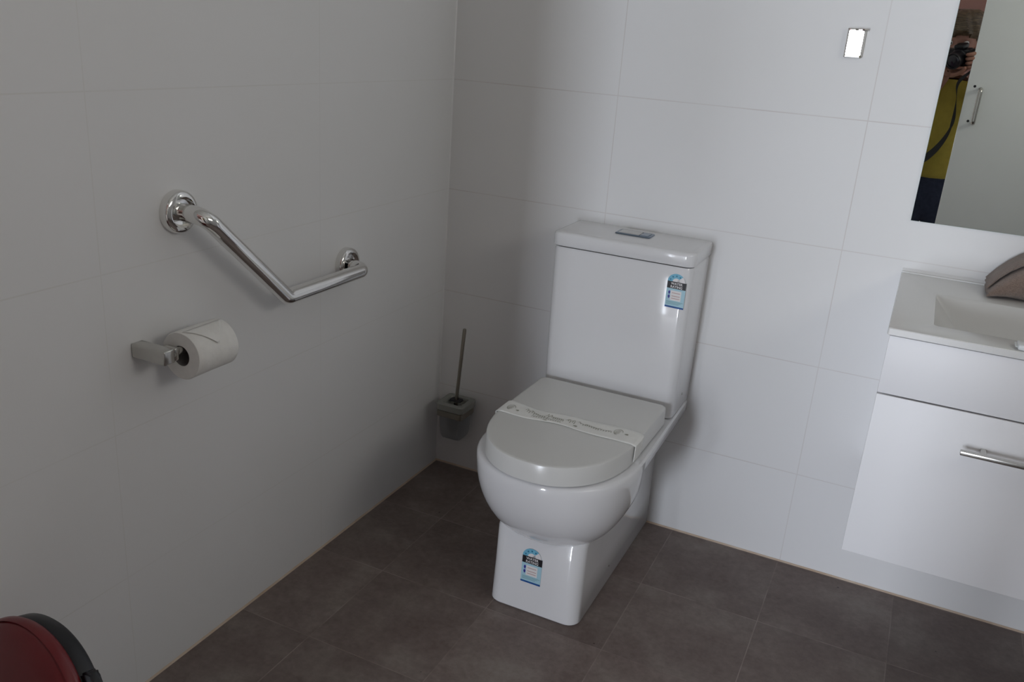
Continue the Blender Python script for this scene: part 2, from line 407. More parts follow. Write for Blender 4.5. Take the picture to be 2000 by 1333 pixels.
# dark pad painting the shade gap in place of the seat, and the lid
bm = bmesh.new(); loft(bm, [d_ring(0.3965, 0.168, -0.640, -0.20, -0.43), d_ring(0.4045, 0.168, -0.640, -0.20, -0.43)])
from_bm('seat', bm, M['gap'], toilet, label='dark pad painting the shade gap under the lid')
bm = bmesh.new()
def lid(z, o): return d_ring(z, 0.1715-o, -0.660+o, -0.188-o, -0.425, rb=0.018)
loft(bm, [lid(0.404, 0.006), lid(0.402, 0.003), lid(0.4035, 0.0), lid(0.4435, 0.0008), lid(0.4465, 0.0022), lid(0.4478, 0.005), lid(0.448, 0.009)])
from_bm('seat_lid', bm, M['seat'], toilet)
# hinge blocks between lid and cistern
for sx in (-1, 1):
    bm = bmesh.new(); lathe(bm, [(0, 0.0001), (0, 0.009), (0.05, 0.009), (0.05, 0.0001)], (TX+sx*0.085-0.025, -0.181, 0.412), (1, 0, 0), 20)
    from_bm('hinge', bm, M['gap'], toilet, label='dark seat hinge')
# cistern
def tank_ring(z, hw, yf, r, yb=-0.0005): return body_ring(z, hw, yf, r, yb)
bm = bmesh.new()
loft(bm, [tank_ring(0.3985, 0.172, -0.160, 0.02), tank_ring(0.402, 0.1765, -0.166, 0.021), tank_ring(0.55, 0.1785, -0.1695, 0.021), tank_ring(0.790, 0.1800, -0.1715, 0.021), tank_ring(0.7955, 0.178, -0.169, 0.02)])
from_bm('cistern', bm, M['ceramic'], toilet)
bm = bmesh.new(); loft(bm, [tank_ring(0.7945, 0.172, -0.163, 0.018, -0.003), tank_ring(0.7995, 0.172, -0.163, 0.018, -0.003)])
from_bm('lid_gap_strip', bm, M['gap'], toilet, label='dark line under the cistern lid')  # dark strip filling the joint between cistern and lid
bm = bmesh.new()
loft(bm, [tank_ring(0.7985, 0.179, -0.171, 0.02), tank_ring(0.7995, 0.1820, -0.1755, 0.022), tank_ring(0.801, 0.1830, -0.1765, 0.022), tank_ring(0.827, 0.1835, -0.1770, 0.022),
          tank_ring(0.8315, 0.182, -0.1750, 0.022), tank_ring(0.8340, 0.1775, -0.170, 0.02), tank_ring(0.8345, 0.172, -0.164, 0.018)])
from_bm('cistern_lid', bm, M['ceramic'], toilet)
bm = bmesh.new()
def rr_ring(z, g): return [(x, y, z) for x, y in rrect(0.583, -0.066, 0.046-g, 0.026-g, 0.006, 5)]
loft(bm, [rr_ring(0.8338, 0), rr_ring(0.8368, 0), rr_ring(0.8378, 0.0015), rr_ring(0.8378, 0.005), rr_ring(0.8362, 0.006)])
M['chrome_reflect'] = mat('dark_reflection_chrome', (0.20, 0.25, 0.31), 0.12, metal=1.0)  # dark reflection put into the base colour of the button
fb = from_bm('flush_button', bm, M['chrome_reflect'], toilet)
for x0, x1 in ((0.5435, 0.599), (0.6005, 0.6225)):
    bm = bmesh.new(); cx = (x0+x1)/2; hh = (x1-x0)/2
    loft(bm, [[(x, y, z) for x, y in rrect(cx, -0.066, hh-g, 0.0195-g, 0.004, 4)] for z, g in ((0.8355, 0), (0.8378, 0), (0.8386, 0.001), (0.8386, 0.003))])
    from_bm('button_key', bm, M['chrome_dull'] if x0 < 0.55 else M['chrome_reflect'], fb)
# little floor fixing screw cap and supply screw
bm = bmesh.new(); lathe(bm, [(0, 0.0001), (0, 0.005), (0.0016, 0.0042), (0.0022, 0.0001)], (0.6968, -0.3375, 0.046), (1, 0, 0), 20)
from_bm('screw_cap', bm, M['chrome_dull'], toilet, label='small grey fixing screw low on the side')
bm = bmesh.new(); lathe(bm, [(0, 0.0001), (0, 0.004), (0.0012, 0.003), (0.0016, 0.0001)], (0.7625, -0.075, 0.4414), (1, 0, 0), 16)
from_bm('screw_cap', bm, M['seat'], toilet)

def text_polys(body, size, m_index, bm, origin, ux, uz, w_fit=None, align='CENTER'):
    cu = bpy.data.curves.new('t', 'FONT'); cu.body = body; cu.size = size; cu.align_x = align; cu.resolution_u = 3
    cu.offset = size*0.02
    o = bpy.data.objects.new('t', cu); COL.objects.link(o)
    dg = bpy.context.evaluated_depsgraph_get(); me = bpy.data.meshes.new_from_object(o.evaluated_get(dg))
    xs = [v.co.x for v in me.vertices]; k = 1.0
    if w_fit: k = w_fit/(max(xs)-min(xs))
    vs = [bm.verts.new(origin + ux*(v.co.x*k) + uz*v.co.y) for v in me.vertices]
    for p in me.polygons:
        try: f = bm.faces.new([vs[i] for i in p.vertices]); f.material_index = m_index
        except ValueError: pass
    bpy.data.objects.remove(o); bpy.data.curves.remove(cu); bpy.data.meshes.remove(me)

def sticker(x0, z0, wd, ht, y, tilt, label):
    """water-efficiency label: arch with four stars, black title bar, body, navy foot. Lies on a plane facing -y"""
    sm = [M['s_pale'], M['s_blue'], M['s_black'], M['s_white'], M['s_star'], M['s_purple'], M['s_pink'], M['s_teal'], M['s_navy']]
    bm = bmesh.new(); T = 0.00018
    ux = Vector((1, 0, tilt[0])).normalized(); uz = Vector((0, tilt[1], 1)).normalized(); nn = Vector((0, -1, 0))
    O = Vector((x0, y, z0))
    def P(u, v, lay): return O + ux*(u*wd) + uz*(v*ht) + nn*(T*lay+0.0004)
    def poly(pts, lay, mi, side=False):
        f = bm.faces.new([bm.verts.new(P(u, v, lay)) for u, v in pts]); f.material_index = mi
    def rect(u0, v0, u1, v1, lay, mi): poly([(u0, v0), (u1, v0), (u1, v1), (u0, v1)], lay, mi)
    # body outline (with arch) as a thin solid; u 0..1 , v 0..1 where v=1 is the top of the black bar
    asp = wd/ht
    rect(0, 0, 1, 1, 1, 0)
    arch = [(0.46+0.46*math.cos(a), 1.0+0.46*asp*0.92*math.sin(a)) for a in (PI*i/24 for i in range(25))]
    poly(arch, 1, 1)
    inner = [(0.46+0.20*math.cos(a), 1.0+0.20*asp*0.92*math.sin(a)) for a in (PI*i/18 for i in range(19))]
    poly(inner, 2, 3)
    cut = [(0.46, 1.0)] + [(0.46+0.462*math.cos(a), 1.0+0.462*asp*0.92*math.sin(a)) for a in (PI*0.25*i/8 for i in range(9))]
    poly(cut, 2, 3)
    for deg in (162, 127, 92, 57):
        a = math.radians(deg); cu, cv = 0.46+0.33*math.cos(a), 1.0+0.33*asp*0.92*math.sin(a)
        st = []
        for i in range(10):
            r = 0.062 if i % 2 == 0 else 0.027; b = PI/2 + i*PI/5
            st.append((cu+r*math.cos(b), cv+r*asp*math.sin(b)))
        poly(st, 3, 4)
    rect(0, 0.735, 1, 1.0, 2, 2)
    text_polys('WATER', ht*0.125, 3, bm, P(0.5, 0.880, 3), ux, uz, wd*0.62)
    text_polys('RATING', ht*0.125, 3, bm, P(0.5, 0.762, 3), ux, uz, wd*0.62)
    rect(0.23, 0.28, 0.80, 0.66, 2, 3)
    for v in (0.56, 0.44, 0.35): rect(0.30, v, 0.74, v+0.022, 3, 6)
    for v in (0.52, 0.36):
        poly([(0.16+0.055*math.cos(a), v+0.06+0.06*math.sin(a)) for a in (2*PI*i/14 for i in range(14))], 3, 5)
        rect(0.135, v-0.015, 0.185, v+0.05, 3, 5)
    for i, v in enumerate((0.22, 0.175, 0.13)): rect(0.06, v, 0.94 - 0.1*i, v+0.020, 2, 7)
    rect(0, 0.0, 1, 0.065, 2, 8)
    me = bpy.data.meshes.new('water_rating_label'); bm.normal_update(); bm.to_mesh(me); bm.free()
    me.transform(Matrix.Translation(-parent_world(toilet)))
    return link('water_rating_label', me, sm, toilet, smooth=False, label=label)
sticker(0.7095, 0.6945, 0.0465, 0.0655, -0.1712, (-0.02, -0.008), 'blue water rating label with stars at the top corner of the cistern')
sticker(0.5515, 0.0815, 0.0505, 0.0700, -0.5568, (0.0, 0.03), 'blue water rating label with stars low on the pedestal front')

# paper band across the lid
band = thing('paper_band', (TX, -0.42, 0.448), 'white printed paper band wrapped across the closed toilet lid', 'paper band')
bm = bmesh.new()
def band_pt(u, v):
    """u 0..1 along the band, v 0..1 across"""
    yc = -0.424 - 0.004*math.sin(u*7) + 0.003*math.sin(u*17); hwid = 0.033 + 0.004*math.sin(u*9+1)
    L = 0.345; arc = 0.0385
    s = u*(L+2*arc) - arc
    y = yc + (v-0.5)*2*hwid
    rip = 0.0006 + 0.0007*abs(math.sin(u*11+v*3)) 
    if s < 0: return Vector((TX-0.1724-0.0012, y, 0.4475+s))
    if s > L: return Vector((TX+0.1724+0.0012+0.002*math.sin(v*PI), y, 0.4475-(s-L)))
    x = TX - 0.1725 + s; e = min(s, L-s)
    return Vector((x, y, 0.4485 + rip - (0.0015 if e < 0.004 else 0)))
nu, nv = 90, 8; g = [[bm.verts.new(band_pt(i/nu, j/nv)) for j in range(nv+1)] for i in range(nu+1)]
for i in range(nu):
    for j in range(nv): bm.faces.new((g[i][j], g[i+1][j], g[i+1][j+1], g[i][j+1]))
bo = from_bm('paper_strip', bm, M['band'], band)
md = bo.modifiers.new('thick', 'SOLIDIFY'); md.thickness = 0.0003; md.offset = 0
# faded script and floral ornaments on the band
rnd = random.Random(5)
def ink_ribbon(bm, pts, w):
    pts = [Vector(p) for p in pts]; prev = None
    for i, p in enumerate(pts):
        t = (pts[min(i+1, len(pts)-1)] - pts[max(i-1, 0)]); t.z = 0; t.normalize(); s = Vector((-t.y, t.x, 0))*w/2
        a, b = bm.verts.new(p-s), bm.verts.new(p+s)
        if prev: bm.faces.new((prev[0], prev[1], b, a))
        prev = (a, b)
def on_band(x, v):
    L = 0.345; arc = 0.0385; u = (x - (TX-0.1725) + arc)/(L+2*arc); p = band_pt(u, v); p.z += 0.0007; return p
bm = bmesh.new()
def script(x0, x1, v0, v1, amp, loops, w):
    """illegible running script: a slanting looped line"""
    pts = []; m_ = int(loops*12)
    for i in range(m_+1):
        f = i/m_; a = f*loops*2*PI; h = 1.0 + 0.7*math.sin(f*37+x0*50)
        pts.append(on_band(x0+(x1-x0)*f - 0.0016*math.cos(a), v0+(v1-v0)*f + amp*h*math.sin(a)))
    ink_ribbon(bm, pts, w)
def leaf(x, v, L_, w_):
    ring = [on_band(x+L_*math.cos(a), v+w_*math.sin(a)*(0.6+0.4*math.cos(a))) for a in (2*PI*i/14 for i in range(14))]
    bm.faces.new([bm.verts.new(p) for p in ring])
for cx, cv in ((0.437, 0.50), (0.703, 0.60)):
    for k in range(3):
        pts = [on_band(cx + 0.010*math.cos(a)*(1-0.25*k) , cv + 0.20*math.sin(a+k*0.6)*(1-0.2*k)) for a in (0.2+k*0.5+4.6*i/16 for i in range(17))]
        ink_ribbon(bm, pts, 0.0011)
leaf(0.456, 0.42, 0.0045, 0.07); leaf(0.723, 0.56, 0.0050, 0.07); leaf(0.533, 0.12, 0.0052, 0.055); leaf(0.6055, 0.24, 0.0055, 0.07)
script(0.474, 0.500, 0.64, 0.56, 0.10, 4, 0.0013); script(0.500, 0.528, 0.50, 0.40, 0.05, 5, 0.0016); script(0.528, 0.540, 0.52, 0.50, 0.16, 1.5, 0.0013)
script(0.543, 0.572, 0.50, 0.42, 0.08, 6, 0.0014); script(0.578, 0.600, 0.52, 0.50, 0.10, 4, 0.0013)
script(0.500, 0.535, 0.24, 0.26, 0.05, 6, 0.0011); script(0.535, 0.570, 0.26, 0.20, 0.04, 6, 0.0011)
script(0.607, 0.625, 0.60, 0.46, 0.05, 2.5, 0.0014); script(0.625, 0.660, 0.52, 0.44, 0.06, 6, 0.0016); script(0.660, 0.690, 0.52, 0.48, 0.05, 5, 0.0012)
from_bm('printed_script', bm, M['ink_soft'], band, smooth=False, label='faded grey script and ornament')

# ================================================================ grab rail
rail = thing('grab_rail', (0, -0.75, 0.8), 'polished angled metal grab rail on the left wall above the toilet roll', 'grab rail')
SX = 0.068
F1, F2 = Vector((0.0, -1.014, 0.9478)), Vector((0.0, -0.494, 0.7440))
bm = bmesh.new()
tube(bm, fillet_path([F1+Vector((0.004, 0, 0)), (SX, -1.013, 0.9478), (SX, -0.790, 0.7435), (SX, -0.512, 0.7430), (0.004, -0.497, 0.7440)], [0.075, 0.024, 0.026], 18), 0.0165, 28)
from_bm('rail_bar', bm, M['chrome'], rail)
for F in (F1, F2):
    bm = bmesh.new(); lathe(bm, [(0.0002, 0.0001), (0.0002, 0.0395), (0.011, 0.0395), (0.015, 0.0385), (0.018, 0.0355), (0.0195, 0.031), (0.020, 0.0285), (0.016, 0.0265), (0.012, 0.0235), (0.0105, 0.017), (0.0105, 0.0001)], F, (1, 0, 0), 48)
    from_bm('wall_flange', bm, M['chrome'], rail)

# ================================================================ toilet roll holder and roll
hold = thing('toilet_roll_holder', (0, -1.128, 0.715), 'square chrome toilet roll holder on the left wall', 'toilet roll holder')
box('wall_block', (0.0003, -1.138, 0.7000), (0.080, -1.112, 0.7270), M['chrome_dull'], hold, bevel=0.003)
bm = bmesh.new()
tube(bm, fillet_path([(0.070, -1.114, 0.7135), (0.070, -0.982, 0.7135)], 0.01), 0.0085, 20)
from_bm('roll_spindle', bm, M['chrome_dull'], hold)
box('end_cap', (0.052, -1.1115, 0.7010), (0.0785, -1.0985, 0.7260), M['chrome_dull'], hold, bevel=0.0035, label='bright end piece of the holder')
RC = Vector((0.070, -1.0895, 0.7035)); RL, RR, RI = 0.100, 0.0450, 0.0195
roll = thing('toilet_roll', (0.070, -1.03, 0.7060), 'white toilet paper roll hung on the chrome holder', 'toilet roll')
bm = bmesh.new()
seg = 56
def rr_(t, h):
    r = RR + 0.0006*math.sin(3*t+h*30)
    return r
rings = []
for h, which in ((0, 'i'), (0, 'o'), (0.002, 'O'), (RL*0.25, 'O'), (RL*0.5, 'O'), (RL*0.75, 'O'), (RL-0.002, 'O'), (RL, 'o'), (RL, 'i')):
    ring = []
    for k in range(seg):
        t = 2*PI*k/seg; r = RI if which == 'i' else (rr_(t, h) - (0.0012 if which == 'o' else 0))
        ring.append(RC + Vector((r*math.cos(t), h, r*math.sin(t))))
    rings.append(ring)
loft(bm, rings, closed=True)
from_bm('paper_roll', bm, M['paper'], roll)
bm = bmesh.new(); rings = []
for h, r in ((0.001, RI), (0.001, RI-0.0012), (RL-0.001, RI-0.0012), (RL-0.001, RI)):
    rings.append([RC + Vector((r*math.cos(2*PI*k/36), h, r*math.sin(2*PI*k/36))) for k in range(36)])
loft(bm, rings, closed=True)
from_bm('cardboard_core', bm, M['cardboard'], roll, label='dark grey cardboard core')
# folded end sheet with a small triangular fold
bm = bmesh.new()
def on_roll(t, h, lift=0.0009): return RC + Vector(((RR+0.0004+lift)*math.cos(t), h, (RR+0.0004+lift)*math.sin(t)))
pts = []
gr = []
for i in range(15):
    f = i/14; row = []
    for j in range(9):
        q_ = j/8
        t = math.radians(86 - 60*q_)            # from top-back towards the front
        width = (1 - q_)*0.048 + 0.002           # narrows to a point
        h = 0.050 + (f-0.5)*2*width*0.95
        row.append(bm.verts.new(on_roll(t, min(max(h, 0.002), RL-0.002), 0.0008 + 0.0022*q_*q_)))
    gr.append(row)
for i in range(14):
    for j in range(8): bm.faces.new((gr[i][j], gr[i+1][j], gr[i+1][j+1], gr[i][j+1]))
fo = from_bm('folded_sheet', bm, M['paper'], roll)
md = fo.modifiers.new('thick', 'SOLIDIFY'); md.thickness = 0.0004

# ================================================================ toilet brush in its holder
bh = thing('brush_holder', (0.08, 0, 0.21), 'square frosted glass toilet brush holder on a chrome bracket in the corner', 'brush holder')
BX, BY, BW = 0.094, -0.062, 0.0375
def sq_ring(z, h, r, cx=BX, cy=BY): return [(x, y, z) for x, y in rrect(cx, cy, h, h, r, 5)]
bm = bmesh.new()
loft(bm, [sq_ring(0.138, 0.027, 0.010), sq_ring(0.1355, 0.0305, 0.012), sq_ring(0.146, 0.0345, 0.012), sq_ring(0.225, 0.0385, 0.012), sq_ring(0.227, 0.0365, 0.010), sq_ring(0.1455, 0.030, 0.009)])
from_bm('glass_cup', bm, M['frost'], bh)
bm = bmesh.new()
loft(bm, [sq_ring(0.2275, 0.037, 0.010), sq_ring(0.229, 0.0455, 0.012), sq_ring(0.2475, 0.0465, 0.012), sq_ring(0.2490, 0.0450, 0.011), sq_ring(0.2490, 0.030, 0.009), sq_ring(0.2410, 0.026, 0.008), sq_ring(0.2300, 0.026, 0.008)])
from_bm('cup_rim', bm, M['frost_rim'], bh, label='thick glass rim flared over the bracket')
bm = bmesh.new()
def closed_band(bm, z0, z1, h0, h1, r=0.006):
    rings = [sq_ring(z0, h0, r), sq_ring(z0, h1, r+0.002), sq_ring(z1, h1, r+0.002), sq_ring(z1, h0, r)]
    loft(bm, rings, closed=True)
closed_band(bm, 0.208, 0.2260, 0.0390, 0.0425)
bm_box(bm, (BX-0.014, BY+0.041, 0.209), (BX+0.014, -0.0008, 0.2255), 0.0015, 2)
bm_box(bm, (BX-0.022, -0.0075, 0.195), (BX+0.022, -0.0005, 0.239), 0.0015, 2)
from_bm('wall_bracket', bm, M['chrome_dark'], bh)
br = thing('toilet_brush', (BX, BY, 0.15), 'slim metal handled toilet brush standing in the frosted glass holder', 'toilet brush')
bm = bmesh.new(); hx0, hy0 = BX+0.0, BY+0.002
tube(bm, [(hx0-0.001, hy0, 0.238), (hx0+0.0125, hy0+0.004, 0.474), (hx0+0.0126, hy0+0.004, 0.4765)], [0.0052, 0.0052, 0.004], 18)
from_bm('handle', bm, M['chrome_dark'], br)
bm = bmesh.new(); lathe(bm, [(0, 0.0001), (0, 0.014), (0.01, 0.021), (0.055, 0.021), (0.07, 0.010), (0.078, 0.006), (0.09, 0.0055), (0.09, 0.0001)], (hx0-0.002, hy0, 0.151), (0, 0, 1), 24)
from_bm('brush_head', bm, M['black'], br)
bm = bmesh.new(); loft(bm, [[(x, y, 0.2495) for x, y in rrect(hx0, hy0, 0.019, 0.014, 0.006, 4)], [(x, y, 0.2530) for x, y in rrect(hx0, hy0, 0.018, 0.013, 0.006, 4)]])
from_bm('splash_cap', bm, M['black'], br)

# ================================================================ robe hook plate
hk = thing('robe_hook', (1.017, 0, 1.325), 'small rectangular polished chrome robe hook high on the back wall', 'wall hook')
bm = bmesh.new()
loft(bm, [[(x, y, z) for x, z in rrect(1.0155, 1.3265, 0.0195-g, 0.0315-g, 0.004, 4)] for y, g in ((-0.0003, 0), (-0.010, 0), (-0.0118, 0.0015), (-0.0122, 0.004))])
from_bm('hook_plate', bm, M['chrome'], hk, smooth=False)
bm = bmesh.new()
bm_box(bm, (1.0125, -0.020, 1.3525), (1.0385, -0.0115, 1.3575), 0.001, 2)
from_bm('hook_lip', bm, M['chrome'], hk)

# ================================================================ mirror
mir = thing('wall_mirror', (1.5, 0, 0.956), 'frameless rectangular mirror on the back wall above the vanity', 'mirror')
box('mirror_backing', (1.2065, -0.0045, 0.9560), (1.80, -0.0003, 1.90), M['mirror_edge'], mir, smooth=False)
bm = bmesh.new(); bm_box(bm, (1.2072, -0.0055, 0.9567), (1.7993, -0.0044, 1.8993))
from_bm('mirror_glass', bm, M['mirror'], mir, smooth=False)

# ================================================================ vanity
van = thing('vanity_cabinet', (1.52, 0, 0.363), 'white gloss wall-hung vanity cabinet right of the toilet', 'cabinet')
VX0, VX1, VY = 1.2172, 1.822, -0.498
bm = bmesh.new()
bm_box(bm, (VX0+0.001, VY+0.019, 0.3635), (VX0+0.017, -0.0005, 0.8215)); bm_box(bm, (VX1-0.017, VY+0.019, 0.3635), (VX1-0.001, -0.0005, 0.8215))
bm_box(bm, (VX0+0.017, VY+0.019, 0.3635), (VX1-0.017, -0.0005, 0.3800)); bm_box(bm, (VX0+0.017, -0.017, 0.3800), (VX1-0.017, -0.0005, 0.8215))
from_bm('carcass', bm, M['vanity'], van, smooth=False)
box('top_panel', (VX0, VY, 0.7075), (VX1, VY+0.018, 0.8205), M['vanity'], van, bevel=0.0012, seg=2)
drw = box('drawer', (VX0, VY, 0.3625), (VX1, VY+0.018, 0.7045), M['vanity'], van, bevel=0.0012, seg=2)
bm = bmesh.new(); hz = 0.6385; hy = VY-0.032
bm_box(bm, (1.375, hy-0.006, hz-0.0035), (1.665, hy+0.006, hz+0.0045), 0.0012, 2)
for xp in (1.4135, 1.6265): bm_box(bm, (xp-0.005, hy+0.004, hz-0.003), (xp+0.005, VY+0.001, hz+0.004), 0.001, 1)
from_bm('drawer_handle', bm, M['chrome_dull'], drw)
bas = thing('vanity_basin', (1.52, 0, 0.82), 'white moulded basin top with rectangular bowl resting on the vanity cabinet', 'basin')
bm = bmesh.new()
X0, X1, Y0, Y1 = 1.2122, 1.827, -0.503, -0.0008
outer = rrect((X0+X1)/2, (Y0+Y1)/2, (X1-X0)/2, (Y1-Y0)/2, 0.004, 4)
def orr(z, g): return [(x, y, z) for x, y in rrect((X0+X1)/2, (Y0+Y1)/2, (X1-X0)/2-g, (Y1-Y0)/2-g, 0.004, 4)]
bx0, bx1, by0, by1 = 1.288, 1.752, -0.425, -0.170
def hol(z, gl, gr_, gf, gb, r): 
    cx = (bx0+gl+bx1-gr_)/2; cy = (by0+gf+by1-gb)/2
    return [(x, y, z) for x, y in rrect(cx, cy, (bx1-gr_-bx0-gl)/2, (by1-gb-by0-gf)/2, r, 4)]
loft(bm, [hol(0.8225, -0.01, -0.01, -0.01, -0.01, 0.02), orr(0.8225, 0.0015), orr(0.8235, 0), orr(0.8345, 0), orr(0.8360, 0.0015), orr(0.8360, 0.006), hol(0.8356, -0.004, -0.004, -0.004, -0.004, 0.012), hol(0.8345, 0, 0, 0, 0, 0.010),
          hol(0.830, 0.002, 0.002, 0.001, 0.003, 0.012), hol(0.770, 0.062, 0.062, 0.010, 0.045, 0.02), hol(0.758, 0.085, 0.085, 0.022, 0.065, 0.02), hol(0.755, 0.11, 0.11, 0.045, 0.09, 0.02)], cap=(False, True))
# underside of the bowl (hidden inside the cabinet)
from_bm('basin_slab', bm, M['basin'], bas)
bm = bmesh.new(); bm_box(bm, (X0+0.001, -0.013, 0.8355), (X1-0.001, -0.0006, 0.8400), 0.0015, 2)
from_bm('back_upstand', bm, M['basin'], bas)
bm = bmesh.new(); prism(bm, [(-0.0006, 0.8395), (-0.0065, 0.8395), (-0.0006, 0.8455)], X0+0.001, X1-0.001, axis=0)
from_bm('silicone_bead', bm, M['silicone_white'], bas, smooth=False)

# wrapped soap on the front rim of the basin
so = thing('soap_bar', (1.46, -0.472, 0.836), 'small white wrapped soap bar on the front rim of the basin', 'soap')
bm = bmesh.new(); bm_box(bm, (1.4230, -0.496, 0.8363), (1.470, -0.462, 0.8465), 0.003, 3)
from_bm('wrapped_bar', bm, M['soap'], so)
bm = bmesh.new(); bm_box(bm, (1.4190, -0.494, 0.8408), (1.4235, -0.464, 0.8424), 0.0006, 1)
from_bm('wrapper_crimp', bm, M['soap'], so)

# ================================================================ folded towel, a pointed wedge leaning up to the wall
tw = thing('folded_towel', (1.5, -0.08, 0.836), 'brown folded towel lying on the back edge of the basin', 'towel')
def towel_layer(name, tip, top, x_end, zlo, y0, y1, rnd_):
    bm = bmesh.new(); rings = []
    nn_ = 12
    for i in range(nn_+1):
        f = i/nn_; x = tip[0] + (x_end-tip[0])*f
        zl = zlo(f); zh = top(f)
        th = max(zh-zl, 0.003); ring = []
        hy = (y1-y0)/2; cy = (y0+y1)/2
        for k in range(20):
            a = 2*PI*k/20; ca, sa = math.cos(a), math.sin(a)
            yy = cy + hy*math.copysign(abs(ca)**0.6, ca)
            zz = (zl+zh)/2 + th/2*math.copysign(abs(sa)**0.6, sa) + 0.0012*math.sin(9*f+3*a+rnd_)
            ring.append((x + 0.002*math.sin(5*a+rnd_), yy, zz))
        rings.append(ring)
    loft(bm, rings); return from_bm(name, bm, M['towel'], tw)
towel_layer('lower_fold', (1.386, 0), lambda f: 0.848 + 0.100*(1-math.exp(-3.2*f)), 1.60, lambda f: 0.8392 - 0.0005, -0.135, -0.022, 0.3)
towel_layer('upper_fold', (1.384, 0), lambda f: 0.860 + 0.108*(1-math.exp(-3.2*f)), 1.59, lambda f: 0.850 + 0.100*(1-math.exp(-3.2*f)), -0.110, -0.016, 1.7)

# ================================================================ red bin
BC = Vector((0.262, -1.700, 0.0)); BT = Vector((0.244, -1.553, 0.353))    # foot centre, centre of the open lid
bn_n = Vector((-0.0925, -0.9745, 0.2043)).normalized(); bn_u = Vector((0, 0, 1)).cross(bn_n).normalized(); bn_v = bn_n.cross(bn_u)
def bp_(r, a, h): return BT + bn_u*(r*math.cos(a)) + bn_v*(r*math.sin(a)) + bn_n*h
def brings(prof, k=90): return [[bp_(max(r, 1e-5), 2*PI*i/k, h) for i in range(k)] for h, r in prof]
bn = thing('pedal_bin', (BC.x, BC.y, 0), 'round dark red bin with black rimmed lid tipped open beside the left wall', 'bin')
bm = bmesh.new()
lathe(bm, [(0.0005, 0.0001), (0.0005, 0.108), (0.005, 0.112), (0.02, 0.114), (0.19, 0.123), (0.205, 0.126), (0.208, 0.125), (0.208, 0.119), (0.19, 0.117), (0.02, 0.108), (0.012, 0.0001)], BC, (0, 0, 1), 72)
from_bm('bin_body', bm, M['red'], bn)
bm = bmesh.new()
loft(bm, brings([(-0.014, 0.120), (-0.014, 0.128), (-0.010, 0.1315), (0.002, 0.1325), (0.009, 0.1315), (0.012, 0.129), (0.012, 0.120)]), closed=True)
from_bm('black_rim', bm, M['black'], bn)
bm = bmesh.new()
loft(bm, brings([(-0.010, 0.0001), (-0.010, 0.1215), (0.010, 0.1280), (0.013, 0.1335), (0.018, 0.1368), (0.024, 0.1372), (0.0295, 0.1360), (0.0320, 0.1342), (0.0285, 0.1328), (0.0320, 0.1310), (0.038, 0.124), (0.045, 0.100), (0.050, 0.060), (0.052, 0.0001)]))
from_bm('domed_lid', bm, M['red'], bn)
bm = bmesh.new(); rings = []; ha = math.radians(36)
for r, dt, z0, z1 in ((0.122, 0.20, -0.012, 0.010), (0.133, 0.195, -0.012, 0.010), (0.1425, 0.17, -0.010, 0.008), (0.1465, 0.12, -0.006, 0.004)):
    rings.append([bp_(r, ha+t*dt, z) for t, z in ((-1, z0), (-0.5, z0), (0, z0), (0.5, z0), (1, z0), (1, z1), (0.5, z1), (0, z1), (-0.5, z1), (-1, z1))])
loft(bm, rings)
bmesh.ops.bevel(bm, geom=bm.edges[:], offset=0.003, segments=2, affect='EDGES')
from_bm('lid_catch', bm, M['black'], bn)
box('lid_hinge', (0.215, -1.590, 0.185), (0.285, -1.548, 0.240), M['black'], bn, bevel=0.006)

# ================================================================ photographer, seen in the mirror
Rc = Euler((1.22923568, -0.0698738882, 0.446769676)).to_matrix(); Cc = Vector(cam_ob.location)
def cl(x, y, z): return Cc + Rc @ Vector((x, y, z))      # photographer's camera frame: right, up, back
pers = thing('person', (1.235, -2.45, 0), 'person in yellow top and dark jeans holding a camera, reflected in the mirror', 'person')

def skin_mesh(name, verts, edges, radii, m, parent, root=0, sub=2):
    me = bpy.data.meshes.new(name); off = parent_world(parent)
    me.from_pydata([Vector(v)-off for v in verts], edges, []); me.update()
    o = bpy.data.objects.new(name, me); COL.objects.link(o); me.materials.append(m); o.parent = parent
    sk = o.modifiers.new('skin', 'SKIN'); sk.use_smooth_shade = True
    for i, sv in enumerate(me.skin_vertices[0].data):
        r = radii[i]; sv.radius = r if isinstance(r, tuple) else (r, r)
        sv.use_root = (i == root)
    if sub:
        sb = o.modifiers.new('sub', 'SUBSURF'); sb.levels = sub; sb.render_levels = sub
    return o

